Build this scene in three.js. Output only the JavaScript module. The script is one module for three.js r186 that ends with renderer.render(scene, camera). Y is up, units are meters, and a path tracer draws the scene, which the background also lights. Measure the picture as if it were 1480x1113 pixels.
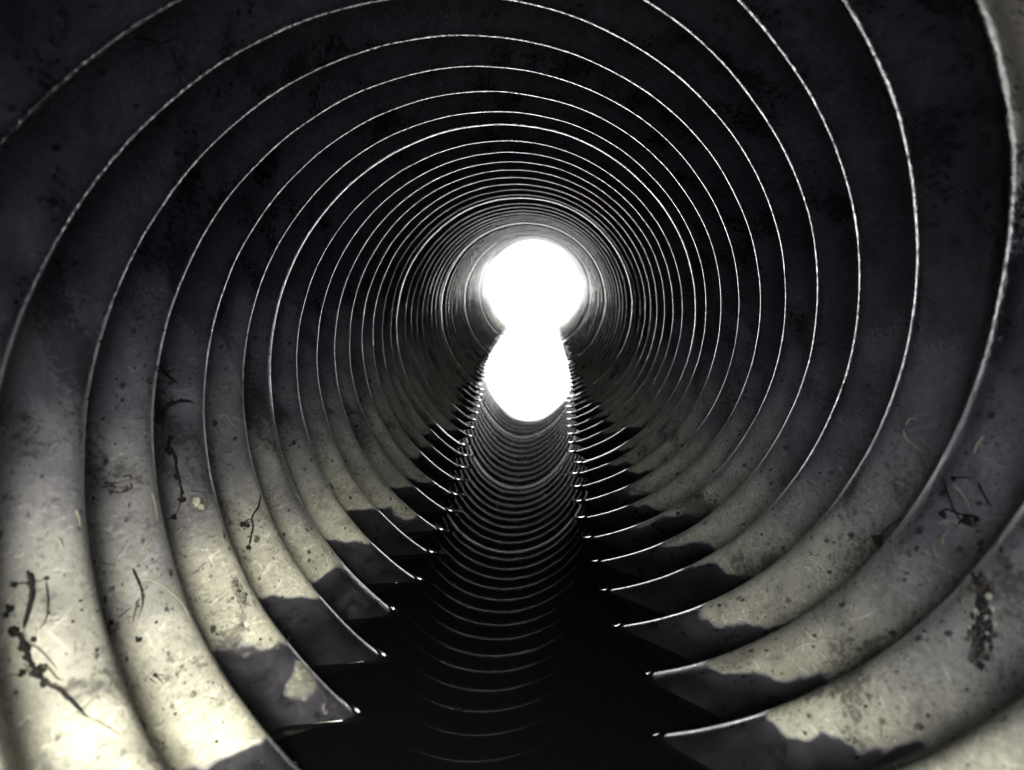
import * as THREE from 'three';
import { mergeVertices } from 'three/addons/utils/BufferGeometryUtils.js';

// ------------------------------------------------------------------ camera, sky, sun, exposure
const FW = 1480, FH = 1113, FOCAL = 1110;                  // the lens: 1110 px for a frame 1480 px wide
const ROLL = THREE.MathUtils.degToRad(2.6), EYE = 0.55;
const scene = new THREE.Scene();
const camera = new THREE.PerspectiveCamera(2 * THREE.MathUtils.radToDeg(Math.atan(FH / 2 / FOCAL)), FW / FH, 0.02, 900);
camera.setViewOffset(FW, FH, -18.9, 100.8, FW, FH);          // lens shift: the level line of sight meets the frame above its middle
camera.position.set(0, EYE, 0);
camera.rotation.z = ROLL;
camera.focus = 1.0;
camera.userData.fStop = 7;

const SKY = 1.15;
{
  const W = 256, H = 128, data = new Float32Array(W * H * 4);
  for (let j = 0; j < H; j++) for (let i = 0; i < W; i++) {
    const el = ((j + 0.5) / H - 0.5) * Math.PI, s = Math.max(0, Math.sin(el));
    const l = SKY * (0.55 + 0.75 * s), o = (j * W + i) * 4;
    data[o] = l * 0.97; data[o + 1] = l * 0.985; data[o + 2] = l * 1.0; data[o + 3] = 1;
  }
  const t = new THREE.DataTexture(data, W, H, THREE.RGBAFormat, THREE.FloatType);
  t.mapping = THREE.EquirectangularReflectionMapping; t.magFilter = THREE.LinearFilter; t.needsUpdate = true;
  scene.background = t; scene.environment = t;
}
const sun = new THREE.DirectionalLight(new THREE.Color(1.0, 0.96, 0.79), 2.4);
sun.position.set(1.7, 8.6, 12.5); sun.target.position.set(0, 0.4, 0);
sun.castShadow = true; sun.shadow.radius = 56; sun.shadow.mapSize.set(2048, 2048);
Object.assign(sun.shadow.camera, { left: -8, right: 8, top: 8, bottom: -8, near: 0.5, far: 40 });
scene.add(sun, sun.target);
const renderer = new THREE.WebGLRenderer({ antialias: true });
renderer.toneMapping = THREE.LinearToneMapping;
renderer.toneMappingExposure = 20;
renderer.shadowMap.enabled = true;

// ------------------------------------------------------------------ helpers
let seed = 20240611;
const rnd = () => { seed = (seed + 0x6d2b79f5) | 0; let t = Math.imul(seed ^ (seed >>> 15), 1 | seed); t = (t + Math.imul(t ^ (t >>> 7), 61 | t)) ^ t; return ((t ^ (t >>> 14)) >>> 0) / 4294967296; };
const range = (a, b) => a + (b - a) * rnd();
const PERM = new Uint8Array(1024), GX = new Float64Array(256), GY = new Float64Array(256), GZ = new Float64Array(256);
for (let i = 0; i < 256; i++) { PERM[i] = i; const z = range(-1, 1), a = range(0, 6.2832), q = Math.sqrt(1 - z * z) * 1.5; GX[i] = q * Math.cos(a); GY[i] = q * Math.sin(a); GZ[i] = z * 1.5; }
for (let i = 255; i > 0; i--) { const j = Math.floor(rnd() * (i + 1)), q = PERM[i]; PERM[i] = PERM[j]; PERM[j] = q; }
for (let i = 256; i < 1024; i++) PERM[i] = PERM[i & 255];
function noise(x, y, z) {                                   // smooth noise between about -1 and 1
  const fx = Math.floor(x), fy = Math.floor(y), fz = Math.floor(z), X = fx & 255, Y = fy & 255, Z = fz & 255;
  x -= fx; y -= fy; z -= fz;
  const u = x * x * x * (x * (x * 6 - 15) + 10), v = y * y * y * (y * (y * 6 - 15) + 10), w = z * z * z * (z * (z * 6 - 15) + 10), x1 = x - 1, y1 = y - 1, z1 = z - 1;
  const A = PERM[X] + Y, B = PERM[X + 1] + Y, AA = PERM[A] + Z, AB = PERM[A + 1] + Z, BA = PERM[B] + Z, BB = PERM[B + 1] + Z;
  let h = PERM[AA]; const a0 = GX[h] * x + GY[h] * y + GZ[h] * z;
  h = PERM[BA]; const a1 = GX[h] * x1 + GY[h] * y + GZ[h] * z;
  h = PERM[AB]; const a2 = GX[h] * x + GY[h] * y1 + GZ[h] * z;
  h = PERM[BB]; const a3 = GX[h] * x1 + GY[h] * y1 + GZ[h] * z;
  h = PERM[AA + 1]; const b0 = GX[h] * x + GY[h] * y + GZ[h] * z1;
  h = PERM[BA + 1]; const b1 = GX[h] * x1 + GY[h] * y + GZ[h] * z1;
  h = PERM[AB + 1]; const b2 = GX[h] * x + GY[h] * y1 + GZ[h] * z1;
  h = PERM[BB + 1]; const b3 = GX[h] * x1 + GY[h] * y1 + GZ[h] * z1;
  const p = a0 + u * (a1 - a0), q = a2 + u * (a3 - a2), r = b0 + u * (b1 - b0), s = b2 + u * (b3 - b2), m = p + v * (q - p), n = r + v * (s - r);
  return m + w * (n - m);
}
const { clamp, smoothstep, lerp } = THREE.MathUtils;
const used = new Map();
const numbered = (name) => { const n = used.get(name) ?? 0; used.set(name, n + 1); return n ? name + '_' + String(n).padStart(3, '0') : name; };
function obj(name, geometry, material, parent = scene) {
  const m = new THREE.Mesh(geometry, material);
  m.name = numbered(name); m.castShadow = m.receiveShadow = true; parent.add(m); return m;
}
const tag = (o, label, category, group) => { Object.assign(o.userData, { label, category }); if (group) o.userData.group = group; return o; };
const struct = (o) => { o.userData.kind = 'structure'; return o; };
function grid(nu, nv, f, keep) {                            // a sheet of (nu + 1) x (nv + 1) points
  const p = [], uv = [], idx = [];
  for (let j = 0; j <= nv; j++) for (let i = 0; i <= nu; i++) { const q = f(i / nu, j / nv); p.push(q[0], q[1], q[2]); uv.push(q[3] ?? q[0], q[4] ?? q[2]); }
  for (let j = 0; j < nv; j++) for (let i = 0; i < nu; i++) {
    const a = j * (nu + 1) + i, b = a + 1, c = a + nu + 1, d = c + 1;
    if (!keep || keep(p, a, b, c, d)) idx.push(a, b, d, a, d, c);
  }
  const g = new THREE.BufferGeometry();
  g.setAttribute('position', new THREE.Float32BufferAttribute(p, 3)); g.setAttribute('uv', new THREE.Float32BufferAttribute(uv, 2));
  g.setIndex(idx); g.computeVertexNormals(); return g;
}

// ------------------------------------------------------------------ the shape of the culvert
// s is the way along the pipe in pipe radii (as the lens sees it), t the angle round it, u counts the corrugations, with a crest at each whole number
const R = 0.3, ZS = R * FOCAL / 1000, PITCH = 0.29244, S0 = 1.9937, STARTS = 9, DEPTH = 0.085;
const S_IN = -1.1, S_OUT = 15.15, CR = Math.cos(ROLL), SR = Math.sin(ROLL), TAU = Math.PI * 2;
const axis = (s) => { const q = s > 0 ? s * s : 0, x = -0.01825 + 0.00094 * q, y = -0.10545 + 0.00324 * q; return [R * (x * CR - y * SR), EYE + R * (x * SR + y * CR)]; };
const uOf = (t, s) => (s - S0) / PITCH + STARTS * (t - Math.PI / 2) / TAU;
const sOf = (t, u) => S0 + PITCH * (u - STARTS * (t - Math.PI / 2) / TAU);
function radius(t, s, u) {                                  // angles in the frame of the camera
  const k = Math.floor(u + 0.5), du = u - k;
  const ends = smoothstep(S_OUT - s, 0.02, 0.3);              // the far end is rolled smooth
  let r = 1 - 0.0043 * Math.sin(2 * t) + ends * DEPTH * (0.5 - 0.5 * Math.cos(TAU * du));
  if (((k - 5) % STARTS + STARTS) % STARTS === 0) { const e = du / 0.16; r += ends * 0.0145 * Math.exp(-e * e); }   // the lock seam of the wound sheet
  const cx = Math.cos(t), cy = Math.sin(t);
  r += ends * (0.006 * noise(cx * 1.7, cy * 1.7, s * 1.2) + 0.0018 * noise(cx * 6, cy * 6, s * 5));
  return r * R;
}
function wall(t, s, u, out) {
  const r = radius(t, s, u), a = t + ROLL, c = axis(s);
  out[0] = c[0] + r * Math.cos(a); out[1] = c[1] + r * Math.sin(a); const e = (t - 0.55) / 0.42; out[2] = -ZS * (s - (s < 1.8 ? 0.055 * Math.exp(-e * e) * smoothstep(1.75 - s, 0, 0.5) : 0));   // the sheet is sprung towards the mouth at upper right
  return out;
}
const waterAt = (s) => EYE + R * (-1.03 + 0.071 * Math.log(1 + Math.exp(s - 4.25)));
function hit(px, py) {                                      // where the wall is that stands behind a point of the photograph
  const x = (px - 758.93) / 1000, y = -(py - 455.67) / 1000, dx = x * CR - y * SR, dy = x * SR + y * CR;
  for (let s = 0.6, h = 0.004; s < S_OUT; s += h) {
    const X = R * dx * s, Y = EYE + R * dy * s, c = axis(s), t0 = Math.atan2(Y - c[1], X - c[0]) - ROLL, t = t0 < -Math.PI / 2 ? t0 + TAU : t0;
    if (Math.hypot(X - c[0], Y - c[1]) >= radius(t, s, uOf(t, s))) return { t, s, p: new THREE.Vector3(X, Y, -ZS * s), n: normalAt(t, s) };
  }
  return null;
}
function normalAt(t, s) {
  const a = [], b = [], c = [], d = [], e = 0.002;
  wall(t - e, s, uOf(t - e, s), a); wall(t + e, s, uOf(t + e, s), b); wall(t, s - e, uOf(t, s - e), c); wall(t, s + e, uOf(t, s + e), d);
  const n = new THREE.Vector3(b[0] - a[0], b[1] - a[1], b[2] - a[2]).cross(new THREE.Vector3(d[0] - c[0], d[1] - c[1], d[2] - c[2])).normalize(), k = axis(s);
  const p = wall(t, s, uOf(t, s), []);
  if (n.x * (k[0] - p[0]) + n.y * (k[1] - p[1]) < 0) n.negate();
  return n;
}

// ------------------------------------------------------------------ the steel: dull zinc, silt film and shade painted by height, a painted glint, wet edge along the water, grime, scratches
function steel(u0, u1, W, H, detail) {
  const col = new Uint8Array(W * H * 4), prop = new Uint8Array(W * H * 4), add = new Float32Array(W * H), mm = (TAU * R * 1000) / W;
  const put = (x, y, v) => { x = ((Math.round(x) % W) + W) % W; y = Math.round(y); if (y >= 0 && y < H) add[y * W + x] += v; };
  const my = H / ((u1 - u0) * PITCH * ZS * 1000);           // texels per millimetre across the corrugations
  const mx = 1 / mm;
  if (detail) {
    for (let k = 0; k < 15000; k++) {                         // specks of grit and rust
      const x = rnd() * W, y = rnd() * H; if (noise(x * 0.012, y * 0.006, u0) + range(-0.5, 0.5) < -0.05) continue;
      const r = 0.75 + 2.6 * Math.pow(rnd(), 5), v = -range(0.5, 1.3);
      for (let b = -r * 1.5; b <= r * 1.5; b += 0.4) for (let a = -r * 1.5; a <= r * 1.5; a += 0.4) if (Math.hypot(a, b) < r * (0.8 + 0.5 * noise(x + a, y + b, 3))) put(x + a * mx, y + b * my, v * 0.45 / mx);
    }
    for (let k = 0; k < 26000; k++) {                         // fine scratches and fibres, mostly along the pipe
      const x = rnd() * W, y = rnd() * H, l = range(2, 12) * (rnd() < 0.06 ? 3 : 1), a = range(-0.5, 0.5) + (rnd() < 0.3 ? range(-1.5, 1.5) : 1.35), v = rnd() < 0.72 ? range(0.15, 0.75) : -range(0.15, 0.6), bend = range(-0.06, 0.06);
      let dir = a, X = x, Y = y;
      for (let i = 0; i < l; i += 0.4) { dir += bend * 0.4 * 1.5; X += Math.cos(dir) * 0.4 * mx; Y += Math.sin(dir) * 0.4 * my; put(X, Y, v * Math.sin((Math.PI * (i + 0.2)) / (l + 0.4))); }
    }
  }
  for (let i = 0; i < W; i++) {
    const t = -Math.PI / 2 + ((i + 0.5) / W) * TAU, ct = Math.cos(t + ROLL), st = Math.sin(t + ROLL), cc = Math.cos(t), sc = Math.sin(t);
    for (let j = 0; j < H; j++) {
      const u = u0 + ((j + 0.5) / H) * (u1 - u0), s = sOf(t, u), du = u - Math.floor(u + 0.5), o = j * W + i;
      const val = 0.5 - 0.5 * Math.cos(TAU * du), x = cc * R, y = sc * R, z = s * ZS, c = axis(s);
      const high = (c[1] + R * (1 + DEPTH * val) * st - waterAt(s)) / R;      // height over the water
      const n1 = noise(x * 9, y * 9, z * 9), n2 = noise(x * 27, y * 27, z * 27 + 9), n3 = noise(x * 80, y * 80, z * 80), n4 = noise(x * 240, y * 240, z * 240), n5 = noise(x * 620, y * 620, z * 620 + 4);
      const cloud = 0.5 * n1 + 0.5 * n2 + 0.4 * n3 + 0.22 * n4;
      // silt film and painted shade: darker above, paler towards the water
      const siltAndLight = smoothstep(1.15 - high + 0.22 * n1 + 0.08 * n2, 0.0, 1.0);
      let v = 0.039 + 0.165 * siltAndLight;
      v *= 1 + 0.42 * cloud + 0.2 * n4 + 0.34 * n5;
      // dark smears that run down
      const sm = noise(x * 16 + 40, y * 5, z * 16 + 7) + 0.6 * noise(x * 48, y * 22, z * 48 + 3) + 0.35 * n4;
      v *= 1 - 0.72 * smoothstep(sm + 0.4 * n5 + 0.2 * n4, 0.2, 0.78);
      v *= 1 - 0.4 * smoothstep(noise(x * 34, y * 34, z * 34 + 50) + 0.5 * n3 + 0.5 * n4 + 0.4 * n5, 0.35, 1.0);
      const drip = noise(x * 60 + 9, y * 5, z * 60) + 0.5 * noise(x * 130, y * 9, z * 130 + 5); v *= 1 - 0.28 * smoothstep(drip, 0.25, 0.8);
      v *= Math.max(0.15, 1 + clamp(add[o], -0.85, 0.9));
      // the wet edge
      const right = cc > 0 ? 1 : 0;
      let edge = 0.10 + 0.045 * right + 0.05 * val * (0.5 + right) + 0.10 * noise(x * 8 + 3, z * 8, 5 + 3 * right) + 0.06 * n2 + 0.017 * n3 + 0.006 * n4;
      edge *= 1 - 0.65 * smoothstep(s, 4.5, 8.5);
      const wet = smoothstep(edge - high, -0.009, 0.009);
      const soaked = smoothstep(edge - high + 0.04 * n2, 0.0, 0.11);
      const wv = (0.015 - 0.0125 * soaked) * (1 + 0.6 * n2 + 0.6 * n3 + 0.5 * n4 + 0.3 * n5);
      const warm = 1 - wet;
      let glint = 0;                                            // a highlight painted as pale metal on one ridge at upper right
      if (u > -4.4 && u < -3.6 && cc > 0 && sc > 0) { const e = (du + 0.02) / 0.21, q = (t - 0.62) / 0.36; glint = smoothstep(Math.exp(-e * e - q * q) * (1 + 0.5 * n3 + 0.7 * n4 + 0.8 * n5), 0.3, 0.7); }
      v = lerp(v, 0.62, glint);
      const f = lerp(v, Math.max(0.003, wv), wet);
      const rgb = [f * lerp(0.98, 0.92 + 0.09 * siltAndLight, warm), f * lerp(0.95, 0.9 + 0.09 * siltAndLight, warm), f * lerp(1.18, glint > 0.3 ? 0.85 : 1.3 - 0.49 * siltAndLight, warm)];   // upper wall tinted blue as painted shade, yellowish silt
      for (let k = 0; k < 3; k++) { const q = clamp(rgb[k], 0, 1); col[o * 4 + k] = 255 * (q <= 0.0031308 ? 12.92 * q : 1.055 * Math.pow(q, 1 / 2.4) - 0.055); }
      col[o * 4 + 3] = 255;
      prop[o * 4] = clamp(128 + 55 * (0.5 * n3 + 0.7 * n4 + 0.5 * n5) * (1 - 0.7 * wet) - 40 * Math.min(0, add[o]), 0, 255);
      prop[o * 4 + 1] = 255 * clamp(lerp(0.2 + 0.16 * glint + 0.6 * siltAndLight + 0.08 * cloud * (0.5 + siltAndLight) + 0.04 * n5 - 0.2 * Math.min(0, add[o]), 0.31 + 0.07 * n3 + 0.04 * n4, wet), 0.08, 1);
      prop[o * 4 + 2] = 255 * clamp(lerp(0.22 - 0.22 * siltAndLight, 0, wet) + 0.7 * glint, 0, 1);
      prop[o * 4 + 3] = 255;
    }
  }
  const tex = (d, srgb) => {
    const q = new THREE.DataTexture(d, W, H); q.magFilter = THREE.LinearFilter; q.wrapS = THREE.ClampToEdgeWrapping; q.wrapT = THREE.ClampToEdgeWrapping;
    if (srgb) q.colorSpace = THREE.SRGBColorSpace; q.needsUpdate = true; return q;
  };
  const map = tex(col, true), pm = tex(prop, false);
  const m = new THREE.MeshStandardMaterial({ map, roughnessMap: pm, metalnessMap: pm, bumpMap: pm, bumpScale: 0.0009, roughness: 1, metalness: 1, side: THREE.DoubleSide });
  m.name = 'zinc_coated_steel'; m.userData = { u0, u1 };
  return m;
}
const U_MIN = Math.floor(uOf(-Math.PI / 2, S_IN)), U_MAX = Math.ceil(uOf(1.5 * Math.PI, S_OUT));
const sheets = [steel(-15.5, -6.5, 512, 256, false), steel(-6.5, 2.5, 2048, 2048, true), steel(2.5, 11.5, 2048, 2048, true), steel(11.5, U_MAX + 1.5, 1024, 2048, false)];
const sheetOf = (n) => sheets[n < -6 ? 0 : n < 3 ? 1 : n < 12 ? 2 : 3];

function strip(n, nt, nu, mat) {                            // one turn of one corrugation, cut under the water
  const p = [], uv = [], nor = [], idx = [], A = [], B = [], C = [], D = [], e = 1e-3;
  let some = false; const empty = [];
  for (let i = 0; i <= nt; i++) {
    const t = -Math.PI / 2 + (i / nt) * TAU, lo = Math.max(n - 0.5, uOf(t, S_IN)), hi = Math.min(n + 0.5, uOf(t, S_OUT));
    empty.push(hi <= lo);
    for (let j = 0; j <= nu; j++) {
      const u = hi > lo ? lerp(lo, hi, j / nu) : clamp(n, Math.min(lo, hi), Math.max(lo, hi)), s = sOf(t, u);
      wall(t, s, u, A); p.push(A[0], A[1], A[2]);
      wall(t + e, s, uOf(t + e, s), B); wall(t, s + e, uOf(t, s + e), C);
      const ax = B[0] - A[0], ay = B[1] - A[1], az = B[2] - A[2], bx = C[0] - A[0], by = C[1] - A[1], bz = C[2] - A[2];
      let nx = ay * bz - az * by, ny = az * bx - ax * bz, nz = ax * by - ay * bx; const l = Math.hypot(nx, ny, nz), k = axis(s);
      const sg = nx * (k[0] - A[0]) + ny * (k[1] - A[1]) < 0 ? -1 : 1;
      nor.push(sg * nx / l, sg * ny / l, sg * nz / l);
      uv.push(i / nt, (u - mat.userData.u0) / (mat.userData.u1 - mat.userData.u0));
    }
  }
  for (let i = 0; i < nt; i++) {
    if (empty[i] && empty[i + 1]) continue;
    some = true;
    for (let j = 0; j < nu; j++) { const a = i * (nu + 1) + j, b = a + 1, c = a + nu + 1, d = c + 1; idx.push(a, d, b, a, c, d); }
  }
  if (!some) return null;
  const g = new THREE.BufferGeometry();
  g.setAttribute('position', new THREE.Float32BufferAttribute(p, 3)); g.setAttribute('normal', new THREE.Float32BufferAttribute(nor, 3)); g.setAttribute('uv', new THREE.Float32BufferAttribute(uv, 2));
  g.setIndex(idx); return g;
}
const pipe = new THREE.Group(); pipe.name = numbered('culvert_pipe');
{ const c = axis(0); pipe.position.set(c[0], c[1], 0); }
tag(pipe, 'long corrugated steel culvert pipe with spiral ridges, stained by water along its bottom', 'pipe');
scene.add(pipe);
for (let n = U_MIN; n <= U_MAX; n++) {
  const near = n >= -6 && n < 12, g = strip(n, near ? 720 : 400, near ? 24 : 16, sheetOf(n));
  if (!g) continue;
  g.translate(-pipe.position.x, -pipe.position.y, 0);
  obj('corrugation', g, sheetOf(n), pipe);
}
{ // the cut rims at both ends
  const rimSteel = new THREE.MeshStandardMaterial({ color: new THREE.Color().setRGB(0.2, 0.2, 0.2), roughness: 0.5, metalness: 0.5 });
  for (const s of [S_IN, S_OUT]) {
    const pts = [];
    for (let i = 0; i < 240; i++) { const t = -Math.PI / 2 + (i / 240) * TAU, q = wall(t, s, uOf(t, s), []); pts.push(new THREE.Vector3(q[0] - pipe.position.x, q[1] - pipe.position.y, q[2])); }
    obj('rim', new THREE.TubeGeometry(new THREE.CatmullRomCurve3(pts, true), 480, 0.0025, 8, true), rimSteel, pipe);
  }
}

// ------------------------------------------------------------------ the water in the pipe and the pools at both ends
const waterMat = new THREE.MeshPhysicalMaterial({ color: new THREE.Color().setRGB(0.0015, 0.0015, 0.0018), roughness: 0.02, metalness: 0, ior: 1.33 });
waterMat.name = 'dark_water';
function bank(s, side) {                                     // where the water meets the wall
  const c = axis(s), y = waterAt(s);
  let x = c[0] + side * 0.1;
  for (let k = 0; k < 14; k++) {
    const t0 = Math.atan2(y - c[1], x - c[0]) - ROLL, t = t0 < -Math.PI / 2 ? t0 + TAU : t0, r = radius(t, s, uOf(t, s));
    x = c[0] + side * Math.sqrt(Math.max(1e-6, r * r - (y - c[1]) ** 2));
  }
  return x;
}
{
  const rows = 1500, cols = 30, ease = (f) => { const a = 2 * f - 1; return Math.sign(a) * (1 - Math.pow(1 - Math.abs(a), 2.6)); };
  let last = -1, L = 0, Rr = 0, TL = 0, TR = 0;
  const g = grid(cols, rows, (f, v) => {
    const s = lerp(S_IN, S_OUT, v);
    if (v !== last) { L = bank(s, -1) - 0.0008; Rr = bank(s, 1) + 0.0008; last = v; const c = axis(s), dy = waterAt(s) - c[1]; TL = Math.atan2(dy, L - c[0]) - ROLL + TAU; TR = Math.atan2(dy, Rr - c[0]) - ROLL; }
    const x = lerp(L, Rr, 0.5 + 0.5 * ease(f)), d = Math.min(x - L, Rr - x);
    const k = 0.5 + 0.5 * Math.cos(TAU * uOf(x - L < Rr - x ? TL : TR, s));
    return [x, waterAt(s) + 0.003 * k * k * k * Math.exp(-d / 0.0032), -ZS * s];
  });
  struct(obj('water', g, waterMat));
}
const poolMat = waterMat.clone(); poolMat.roughness = 0.06;
for (const [s, z1] of [[S_IN, 5], [S_OUT, -16]]) {
  const c = axis(s), z0 = -ZS * s, y = waterAt(s);
  struct(obj('pool', grid(24, 24, (f, v) => [c[0] + (f - 0.5) * 1.7 * (1 + 0.3 * v), y, lerp(z0, z1, v)]), poolMat));
}

// ------------------------------------------------------------------ the ground: dark earth on this side, pale gravel beyond the far end, the bank over the pipe
function groundMat(a, b, scale, rough) {
  const N = 512, d = new Uint8Array(N * N * 4);
  for (let j = 0; j < N; j++) for (let i = 0; i < N; i++) {
    const x = (i / N) * TAU, y = (j / N) * TAU, q = (k, z) => noise(Math.cos(x) * k, Math.sin(x) * k + z, Math.cos(y) * k) + noise(Math.sin(y) * k, Math.cos(x) * k, z + 8);
    const f = clamp(0.5 + 0.35 * q(2, 1) + 0.3 * q(7, 2) + 0.3 * q(26, 3), 0, 1), o = (j * N + i) * 4;
    for (let k = 0; k < 3; k++) { const c = lerp(a[k], b[k], f); d[o + k] = 255 * (1.055 * Math.pow(c, 1 / 2.4) - 0.055); }
    d[o + 3] = 255;
  }
  const t = new THREE.DataTexture(d, N, N); t.magFilter = THREE.LinearFilter; t.wrapS = t.wrapT = THREE.RepeatWrapping; t.repeat.set(1 / scale, 1 / scale); t.colorSpace = THREE.SRGBColorSpace; t.needsUpdate = true;
  return new THREE.MeshStandardMaterial({ map: t, bumpMap: t, bumpScale: 0.03, roughness: rough, metalness: 0 });
}
const far = axis(S_OUT), zIn = -ZS * S_IN, zOut = -ZS * S_OUT, yIn = waterAt(S_IN), yOut = waterAt(S_OUT);
function land(x, z) {
  const mid = smoothstep(z, zOut + 0.4, zIn - 0.4), base = lerp(yOut, yIn, mid) - 0.07, cx = lerp(far[0], 0, mid);
  const mound = 1.75 * Math.min(smoothstep(zIn + 0.15 - z, 0, 1.5), smoothstep(z - zOut + 0.15, 0, 1.5));
  const bankUp = (z > -2.5 ? 1.25 : 0.25) * smoothstep(Math.abs(x - cx), 0.95, 2.7);
  return base + Math.max(mound, bankUp) + 0.05 * noise(x * 0.7, z * 0.7, 2) * smoothstep(Math.abs(x - cx), 0.8, 2);
}
const spread = (f, near, farAway) => { const a = 2 * f - 1; return Math.sign(a) * (near * Math.abs(a) + farAway * Math.pow(Math.abs(a), 7)); };
const inPipe = (p, a) => { const z = p[a * 3 + 2], s = -z / ZS; if (s < S_IN - 0.6 || s > S_OUT + 0.6) return false; const c = axis(clamp(s, S_IN, S_OUT)); return Math.hypot(p[a * 3] - c[0], p[a * 3 + 1] - c[1]) < R * 1.12; };
const keep = (p, ...k) => !k.some((a) => inPipe(p, a));
const zm = -2.6;
struct(obj('ground', grid(180, 150, (f, v) => { const x = spread(f, 4, 300), z = zm + 6 * v + 300 * Math.pow(v, 7); return [x, land(x, z), z]; }, keep), groundMat([0.035, 0.035, 0.052], [0.085, 0.085, 0.12], 1.6, 0.95)));
struct(obj('gravel_flat', grid(180, 150, (f, v) => { const x = spread(f, 4, 300), z = zm - 6 * v - 300 * Math.pow(v, 7); return [x, land(x, z), z]; }, keep), groundMat([0.34, 0.33, 0.31], [0.46, 0.45, 0.42], 1.3, 0.95)));


// ------------------------------------------------------------------ what has caught on the walls: roots, straws, tufts, soil, grit
const plain = (r, g, b, rough = 0.8) => { const m = new THREE.MeshPhysicalMaterial({ color: new THREE.Color().setRGB(r, g, b), roughness: rough, metalness: 0, specularIntensity: 0.35, side: THREE.DoubleSide }); return m; };
const bark = plain(0.008, 0.007, 0.007), soil = plain(0.016, 0.014, 0.015, 0.9), straw = plain(0.2, 0.185, 0.14, 0.6), fibre = plain(0.05, 0.045, 0.037), stone = plain(0.26, 0.25, 0.21, 0.6), wetSoil = plain(0.012, 0.011, 0.014, 0.6);
function stalk(px, width, origin, lift = 0.7, rough = 0.25, tip = 0.35) {   // a tapered, slightly crooked stalk through points of the wall; width in pixels of the photograph
  const pts = [], rad = [];
  px.forEach(([x, y, up = 0], i) => { const h = hit(x, y), w = (width / 2) * (-h.p.z / FOCAL); rad.push(w); pts.push(h.p.clone().addScaledVector(h.n, w * lift + up * (-h.p.z / FOCAL))); });
  const curve = new THREE.CatmullRomCurve3(pts), n = Math.max(14, px.length * 8), m = 7, ph = rnd() * 99, r0 = rad.reduce((a, b) => a + b) / rad.length, fr = curve.computeFrenetFrames(n);
  const P = Array.from({ length: n + 1 }, (_, i) => curve.getPoint(i / n));
  return grid(m, n, (f, v) => {
    const i = Math.round(v * n), a = f * TAU, q = P[i], taper = lerp(1, tip, v) * Math.min(1, 0.25 + 6 * v, 0.2 + 6 * (1 - v));
    const r = r0 * taper * (1 + rough * (noise(ph + i * 0.55, Math.cos(a) * 0.8, Math.sin(a) * 0.8) + 0.6 * noise(ph + i * 1.7, 3, a % TAU)));
    const N = fr.normals[i], B = fr.binormals[i], c = Math.cos(a) * r, d = Math.sin(a) * r;
    return [q.x - origin.x + N.x * c + B.x * d, q.y - origin.y + N.y * c + B.y * d, q.z - origin.z + N.z * c + B.z * d];
  });
}
function lump(x, y, size, origin, flat = 0.7) {              // a knobbly lump sitting on the wall
  const h = hit(x, y), r = (size / 2) * (-h.p.z / FOCAL);
  let g = new THREE.IcosahedronGeometry(1, 4); g.deleteAttribute('uv'); g.deleteAttribute('normal'); g = mergeVertices(g, 1e-5);
  const p = g.attributes.position, ph = rnd() * 50;
  const q = new THREE.Quaternion().setFromUnitVectors(new THREE.Vector3(0, 0, 1), h.n), v = new THREE.Vector3();
  for (let i = 0; i < p.count; i++) {
    v.fromBufferAttribute(p, i); v.multiplyScalar(r * (1 + 0.5 * noise(v.x * 1.2 + ph, v.y * 1.2, v.z * 1.2) + 0.3 * noise(v.x * 3 + ph, v.y * 3, v.z * 3) + 0.1 * noise(v.x * 8 + ph, v.y * 8, v.z * 8)));
    v.z = v.z * flat + r * 0.2; v.applyQuaternion(q).add(h.p).sub(origin); p.setXYZ(i, v.x, v.y, v.z);
  }
  g.computeVertexNormals(); return g;
}
function patch(cx, cy, rx, ry, turn, origin, thick = 1) {               // a thin crust of soil with a ragged outline that follows the wall
  const ph = rnd() * 60, ct = Math.cos(turn), st = Math.sin(turn), k0 = -hit(cx, cy).p.z / FOCAL;
  return grid(96, 20, (f, v) => {
    const a = f * TAU, ca = Math.cos(a), sa = Math.sin(a), edge = 1 + 0.45 * noise(ca * 1.6 + ph, sa * 1.6, 1) + 0.35 * noise(ca * 5 + ph, sa * 5, 2) + 0.2 * noise(ca * 13 + ph, sa * 13, 3), r = v * edge, ex = r * ca * rx, ey = r * sa * ry;
    const h = hit(cx + ex * ct - ey * st, cy + ex * st + ey * ct) ?? hit(cx, cy);
    const q = h.p.addScaledVector(h.n, thick * k0 * (v > 0.98 ? -0.5 : 1.0 + 1.6 * Math.max(0, noise(ex * 0.18 + ph, ey * 0.18, 7)) + 0.8 * noise(ex * 0.5, ey * 0.5, ph)) * Math.min(1, 4 * (1.0 - v)) - (v > 0.98 ? 0.0004 : 0)).sub(origin);
    return [q.x, q.y, q.z];
  });
}
function caught(name, x, y, label, category, build, group) {
  const g = new THREE.Group(), h = hit(x, y); g.name = numbered(name); g.position.copy(h.p); scene.add(g); build(g, h.p);
  return tag(g, label, category, group);
}
const strands = (g, o, list, w, mat, up = 0) => list.forEach((l) => obj('strand', stalk(l.map((q) => [q[0], q[1], q[2] ?? up]), w, o), mat, g));
caught('twig', 240, 545, 'short dark twig wedged under a ridge halfway up the left wall', 'twig', (g, o) => {
  obj('stem', stalk([[226, 528, 3], [233, 540, 4], [244, 548, 3], [257, 556, 1]], 6, o, 0.7, 0.5), bark, g);
  strands(g, o, [[[235, 541, 3], [246, 536, 6], [250, 532, 4]], [[228, 531, 3], [225, 548, 2], [227, 566, 1]]], 2.4, bark);
});
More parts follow.
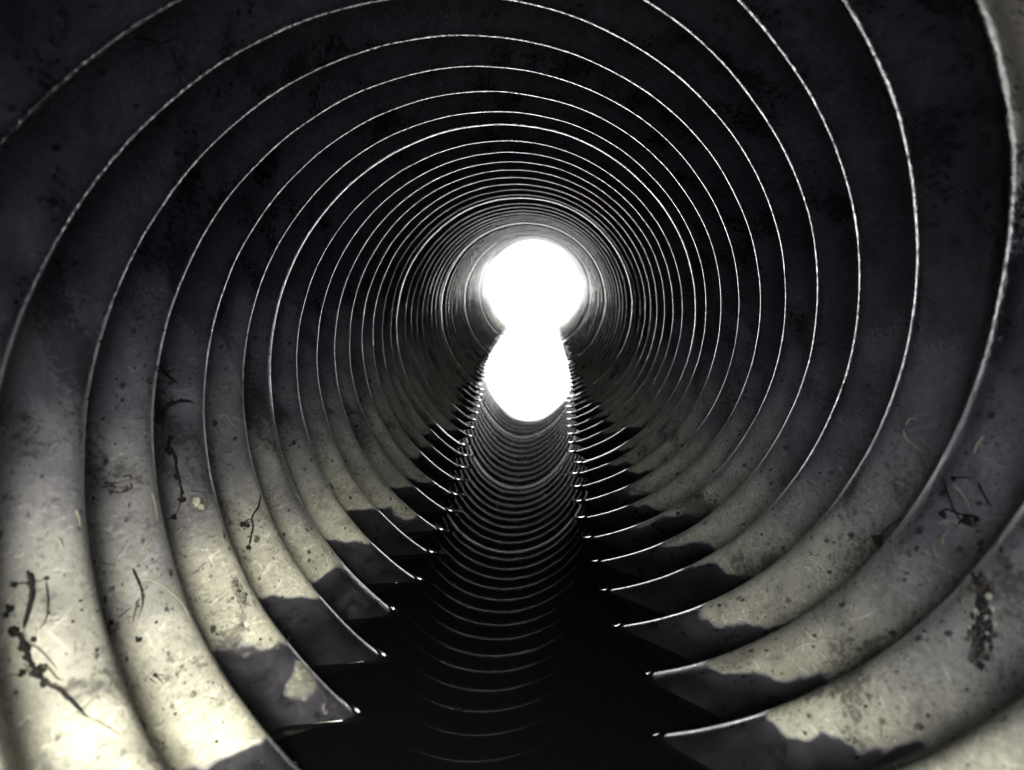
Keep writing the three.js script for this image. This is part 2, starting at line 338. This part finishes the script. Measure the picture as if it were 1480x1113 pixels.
caught('soil_crust', 256, 583, 'dark arched crust of soil just below the wedged twig', 'soil', (g, o) => {
  obj('ridge', stalk([[234, 600], [240, 588], [256, 581], [270, 580], [281, 583]], 9, o, 0.1, 0.8), soil, g);
  obj('crust', patch(232, 604, 9, 16, 0.3, o), soil, g);
});
caught('root', 254, 672, 'long knotted dark root hanging above the pale pebble on the left wall', 'root', (g, o) => {
  obj('stem', stalk([[246, 630, 1], [242, 645, 1], [252, 660, 1], [254, 680, 1], [260, 700, 1], [261, 722, 1], [254, 746, 1]], 5, o, 0.6, 0.9), bark, g);
  for (const q of [[244, 652, 12], [246, 634, 8], [255, 690, 9], [262, 724, 10], [251, 748, 9], [263, 712, 7]]) obj('knot', lump(...q, o), bark, g);
  strands(g, o, [[[242, 648], [236, 655], [237, 664]], [[261, 716], [270, 712], [282, 710], [296, 716], [300, 730]], [[254, 742], [244, 750], [236, 752]]], 2.2, bark);
});
caught('pebble', 287, 730, 'small pale pebble stuck in dark soil on the left wall', 'pebble', (g, o) => {
  obj('stone', lump(284, 727, 13, o, 0.8), stone, g); obj('chip', lump(290, 733, 9, o, 0.8), stone, g);
  obj('soil_bed', patch(285, 730, 17, 14, 0.2, o), fibre, g);
});
caught('rootlet', 362, 765, 'thin dark rootlet with curled branches between two ridges of the left wall', 'root', (g, o) => {
  obj('stem', stalk([[375, 716, 1], [372, 734, 2], [364, 748, 1], [365, 763, 1], [362, 778, 1], [359, 793, 1]], 2.8, o, 0.8, 0.6, 0.8), bark, g);
  strands(g, o, [[[364, 751], [355, 753], [350, 759], [356, 762]], [[358, 775], [366, 777], [372, 776]]], 2.4, bark);
  for (const q of [[351, 758, 8], [358, 760, 6], [359, 792, 7], [357, 755, 5]]) obj('knot', lump(...q, o), bark, g);
});
caught('grass_tuft', 170, 706, 'frayed tuft of dead grass like a small nest on the left wall', 'grass tuft', (g, o) => {
  for (let k = 0; k < 15; k++) { const a = range(-0.5, 2.6), b = a + range(0.7, 1.7), r = range(9, 22), c = 1.0 - 0.42 * rnd(); obj('strand', stalk([a, (a + b) / 2, b].map((q, i) => [170 + r * Math.cos(q), 701 + c * r * 0.75 * Math.sin(q), i === 1 ? range(1, 5) : 0.5]), range(1.6, 3), o), rnd() < 0.6 ? bark : fibre, g); }
  strands(g, o, [[[144, 706], [158, 703], [172, 708]], [[148, 698, 1], [162, 700, 3], [184, 694, 1]], [[176, 690, 1], [186, 688, 2], [192, 694, 1]]], 2.6, bark);
});
caught('root', 44, 870, 'stout dark root hanging down at the frame edge of the left wall', 'root', (g, o) => {
  obj('stem', stalk([[38, 826, 2], [44, 840, 3], [44, 865, 2], [38, 890, 2], [33, 912, 1]], 8, o, 0.7, 0.5, 0.7), bark, g);
  strands(g, o, [[[14, 848, 1], [30, 844, 3], [46, 843, 3], [68, 837, 1]], [[66, 838, 1], [68, 865, 4], [67, 890, 4], [58, 908, 2], [42, 914, 0]]], 3, bark, 1);
  for (const q of [[44, 843, 12], [66, 838, 9], [20, 846, 8], [12, 880, 12], [6, 890, 10]]) obj('knot', lump(...q, o), bark, g);
});
caught('root', 60, 985, 'long ragged root with clods of soil in the lower left corner', 'root', (g, o) => {
  obj('stem', stalk([[10, 908, 2], [24, 918, 3], [36, 940, 2], [46, 965, 2], [62, 985, 2], [85, 998, 2], [108, 1020, 2], [131, 1043, 0]], 8, o, 0.6, 0.8, 0.6), bark, g);
  for (const q of [[18, 914, 16], [34, 935, 15], [38, 950, 13], [52, 972, 16], [60, 966, 13], [63, 988, 12], [30, 974, 12], [48, 924, 9]]) obj('clod', lump(...q, o), bark, g);
  strands(g, o, [[[36, 930, 2], [52, 938, 5], [70, 955, 4], [84, 968, 1]], [[33, 958, 1], [40, 972, 5], [42, 982, 1]], [[8, 976, 0], [22, 977, 3], [33, 970, 1]], [[62, 986, 1], [80, 993, 5], [102, 1000, 2]], [[56, 962, 2], [70, 970, 6], [82, 982, 3], [96, 984, 1]]], 3, fibre, 1);
});
caught('rootlet', 198, 870, 'crooked brown rootlet beside a long pale arched straw on the left wall', 'root', (g, o) => {
  obj('stem', stalk([[191, 822, 1], [198, 838, 2], [204, 855, 2], [206, 880, 1]], 4.5, o, 0.7, 0.6), bark, g);
  strands(g, o, [[[200, 866, 1], [194, 885, 2], [191, 906, 0]], [[208, 858, 1], [205, 876, 1], [198, 900, 0]], [[170, 895, 0], [182, 884, 2], [192, 878, 1]]], 3.4, fibre, 1);
  obj('knot', lump(199, 925, 9, o), bark, g); obj('knot', lump(160, 901, 8, o), bark, g);
});
caught('straw', 236, 856, 'long thin pale straw arched across a ridge low on the left wall', 'straw', (g, o) => { obj('stem', stalk([[200, 838, 1], [220, 842, 5], [242, 858, 6], [260, 878, 6], [276, 905, 1]], 2.2, o, 0.8, 0.1), straw, g); });
caught('rootlet', 234, 990, 'tiny dark forked rootlet on the brightest patch at lower left', 'root', (g, o) => {
  obj('stem', stalk([[222, 976, 1], [232, 985, 2], [239, 998, 1], [244, 1012, 0]], 2.6, o, 0.7, 0.5), bark, g);
  strands(g, o, [[[223, 977, 1], [232, 977, 2], [240, 975, 0]], [[216, 980, 0], [224, 988, 1], [230, 996, 0]]], 2.2, bark);
  obj('knot', lump(224, 976, 6, o), bark, g); obj('knot', lump(254, 1032, 7, o), bark, g);
});
caught('grass_tuft', 1395, 735, 'tangled tuft of dead grass and leaf scraps on the right wall', 'grass tuft', (g, o) => {
  strands(g, o, [[[1366, 692, 1], [1374, 715, 4], [1382, 738, 3], [1396, 756, 3], [1418, 760, 1]], [[1415, 698, 1], [1424, 712, 5], [1436, 736, 1]], [[1358, 742, 1], [1372, 736, 5], [1392, 742, 6], [1412, 744, 2]], [[1378, 692, 1], [1388, 690, 4], [1408, 690, 1]], [[1384, 760, 1], [1398, 748, 7], [1414, 746, 6], [1420, 758, 1]]], 4, bark, 1);
  strands(g, o, [[[1356, 756, 1], [1375, 752, 5], [1398, 762, 4], [1424, 764, 1]], [[1362, 788, 0], [1366, 776, 4], [1374, 764, 2]], [[1380, 700, 1], [1396, 716, 5], [1406, 738, 2]]], 3.4, straw, 1);
  obj('leaf_scrap', patch(1404, 750, 16, 9, 0.4, o), fibre, g); obj('leaf_scrap', patch(1378, 722, 6, 22, -0.3, o), fibre, g);
  for (const q of [[1398, 752, 13], [1412, 750, 12], [1364, 744, 10], [1380, 692, 8]]) obj('clod', lump(...q, o), bark, g);
});
caught('leaf', 1272, 785, 'small pale triangular leaf scrap caught behind a ridge low on the right wall', 'leaf', (g, o) => {
  const k = (x, y, up) => { const h = hit(x, y); return h.p.addScaledVector(h.n, up * (-h.p.z / FOCAL)).sub(o); };
  const a = k(1259, 773, 3), b = k(1285, 774, 9), c = k(1279, 801, 4);
  obj('blade', grid(10, 10, (f, v) => { const q = a.clone().lerp(b, f).lerp(c, v); q.z += 0.0025 * Math.sin(f * 3.1) * (1 - v); return [q.x, q.y, q.z]; }), fibre, g);
  strands(g, o, [[[1259, 773, 4], [1269, 786, 7], [1280, 802, 4]]], 3, straw); strands(g, o, [[[1286, 772, 8], [1300, 760, 7], [1312, 748, 3]]], 2.4, bark);
});
caught('soil_clump', 1420, 905, 'upright clump of dark soil and pale crumbs near the right frame edge', 'soil', (g, o) => {
  obj('crust', patch(1419, 895, 13, 66, 0.08, o, 2.6), soil, g); obj('crust', patch(1412, 945, 15, 16, 0.5, o, 2), soil, g); obj('crust', patch(1424, 852, 15, 20, -0.4, o, 2.4), fibre, g);
  for (let k = 0; k < 34; k++) { const y = 828 + 140 * rnd(), x = 1419 + 16 * noise(y * 0.03, 3, 9) + range(-17, 17); obj('clod', lump(x, y, 4 + 9 * Math.pow(rnd(), 2), o, 0.7), rnd() < 0.6 ? soil : fibre, g); }
  for (const q of [[1420, 838, 7], [1430, 862, 9], [1412, 884, 10], [1426, 892, 8], [1404, 906, 7], [1434, 880, 9], [1438, 902, 7], [1428, 915, 6]]) obj('crumb', lump(...q, o, 0.8), stone, g);
  strands(g, o, [[[1406, 860, 1], [1412, 880, 6], [1410, 905, 1]], [[1430, 872, 2], [1440, 892, 6], [1436, 915, 1]], [[1402, 910, 1], [1398, 895, 4], [1404, 876, 1]]], 2.2, straw, 1);
});
for (const [l, w, label] of [
  [[[1307, 620, 2], [1311, 632, 3], [1322, 642, 2], [1334, 652, 0]], 4, 'bent pale straw in a groove above the dead grass on the right wall'],
  [[[1423, 630, 1], [1416, 642, 4], [1409, 656, 1]], 5, 'short pale straw right of the bent one, near the right frame edge'],
  [[[1310, 615, 1], [1318, 604, 3], [1330, 606, 1]], 3, 'faint curl of straw just above the bent pale straw'],
  [[[1360, 806, 0], [1354, 798, 3], [1350, 786, 1]], 4, 'stubby pale straw just under the dead grass on the right wall'],
  [[[108, 738, 1], [111, 750, 3], [114, 764, 1]], 4, 'pale straw lying along the ridge line left of the small grass nest'],
  [[[82, 778, 1], [86, 786, 3], [92, 796, 1]], 5, 'short pale straw below the one on the ridge, far left'],
  [[[218, 712, 1], [222, 730, 2], [227, 754, 0]], 3, 'slender pale straw along the ridge right of the small grass nest'],
  [[[104, 1030, 0], [150, 1052, 4], [190, 1078, 1]], 4, 'pale straw along the bottom edge in the lower left corner'],
  [[[322, 598, 1], [328, 606, 3], [335, 616, 1]], 4, 'tiny pale straw high on the left wall right of the dark soil arch'],
  [[[205, 798, 0], [212, 784, 3], [224, 772, 1]], 3, 'pale straw leaning over a ridge above the crooked brown rootlet'],
]) caught('straw', l[1][0], l[1][1], label, 'straw', (g, o) => { obj('stem', stalk(l, w, o, 0.7, 0.3), straw, g); });
caught('dry_leaf', 246, 85, 'dark shrivelled leaf with its stalk on the ceiling at upper left', 'leaf', (g, o) => {
  obj('blade', patch(242, 78, 12, 20, -0.5, o), wetSoil, g);
  strands(g, o, [[[190, 54, 1], [210, 56, 3], [232, 62, 3], [262, 50, 1]], [[244, 70, 2], [252, 94, 4], [258, 120, 1]]], 4, bark, 1);
});
caught('soil_crust', 348, 868, 'dark flaking crust of soil beside a ridge below the curled rootlet', 'soil', (g, o) => { obj('crust', patch(346, 858, 9, 30, -0.35, o), soil, g); obj('flake', patch(350, 893, 6, 12, 0.1, o), soil, g); });
caught('soil_crust', 1085, 840, 'small dark crust of soil above the wet edge on the lower right wall', 'soil', (g, o) => { obj('crust', patch(1070, 866, 7, 4, 0.1, o), soil, g); obj('flake', patch(1140, 868, 5, 4, 0.1, o), soil, g); });
{ // loose grit on the lower walls
  const n = 2600, g = new THREE.IcosahedronGeometry(1, 0), m = new THREE.InstancedMesh(g, soil, n), M = new THREE.Matrix4(), q = new THREE.Quaternion(), e = new THREE.Euler();
  let k = 0;
  while (k < n) {
    const s = 0.7 + 4.5 * Math.pow(rnd(), 1.6), a = (rnd() < 0.6 ? range(150, 243) : range(-68, 20)) * Math.PI / 180, u = uOf(a, s);
    if (noise(Math.cos(a) * 3, Math.sin(a) * 3, s * 2.5) + 0.6 * (rnd() - 0.5) < 0.02) continue;
    const p = wall(a, s, u, []), r = 0.0003 + 0.0011 * Math.pow(rnd(), 4);
    m.setMatrixAt(k++, M.compose(new THREE.Vector3(...p), q.setFromEuler(e.set(rnd() * 6, rnd() * 6, 0)), new THREE.Vector3(r, r * range(0.6, 1.4), r)));
  }
  m.name = 'grit'; m.userData.kind = 'stuff'; m.userData.label = 'dark grains of grit stuck to the lower walls'; m.castShadow = m.receiveShadow = true; scene.add(m);
}
renderer.render(scene, camera);
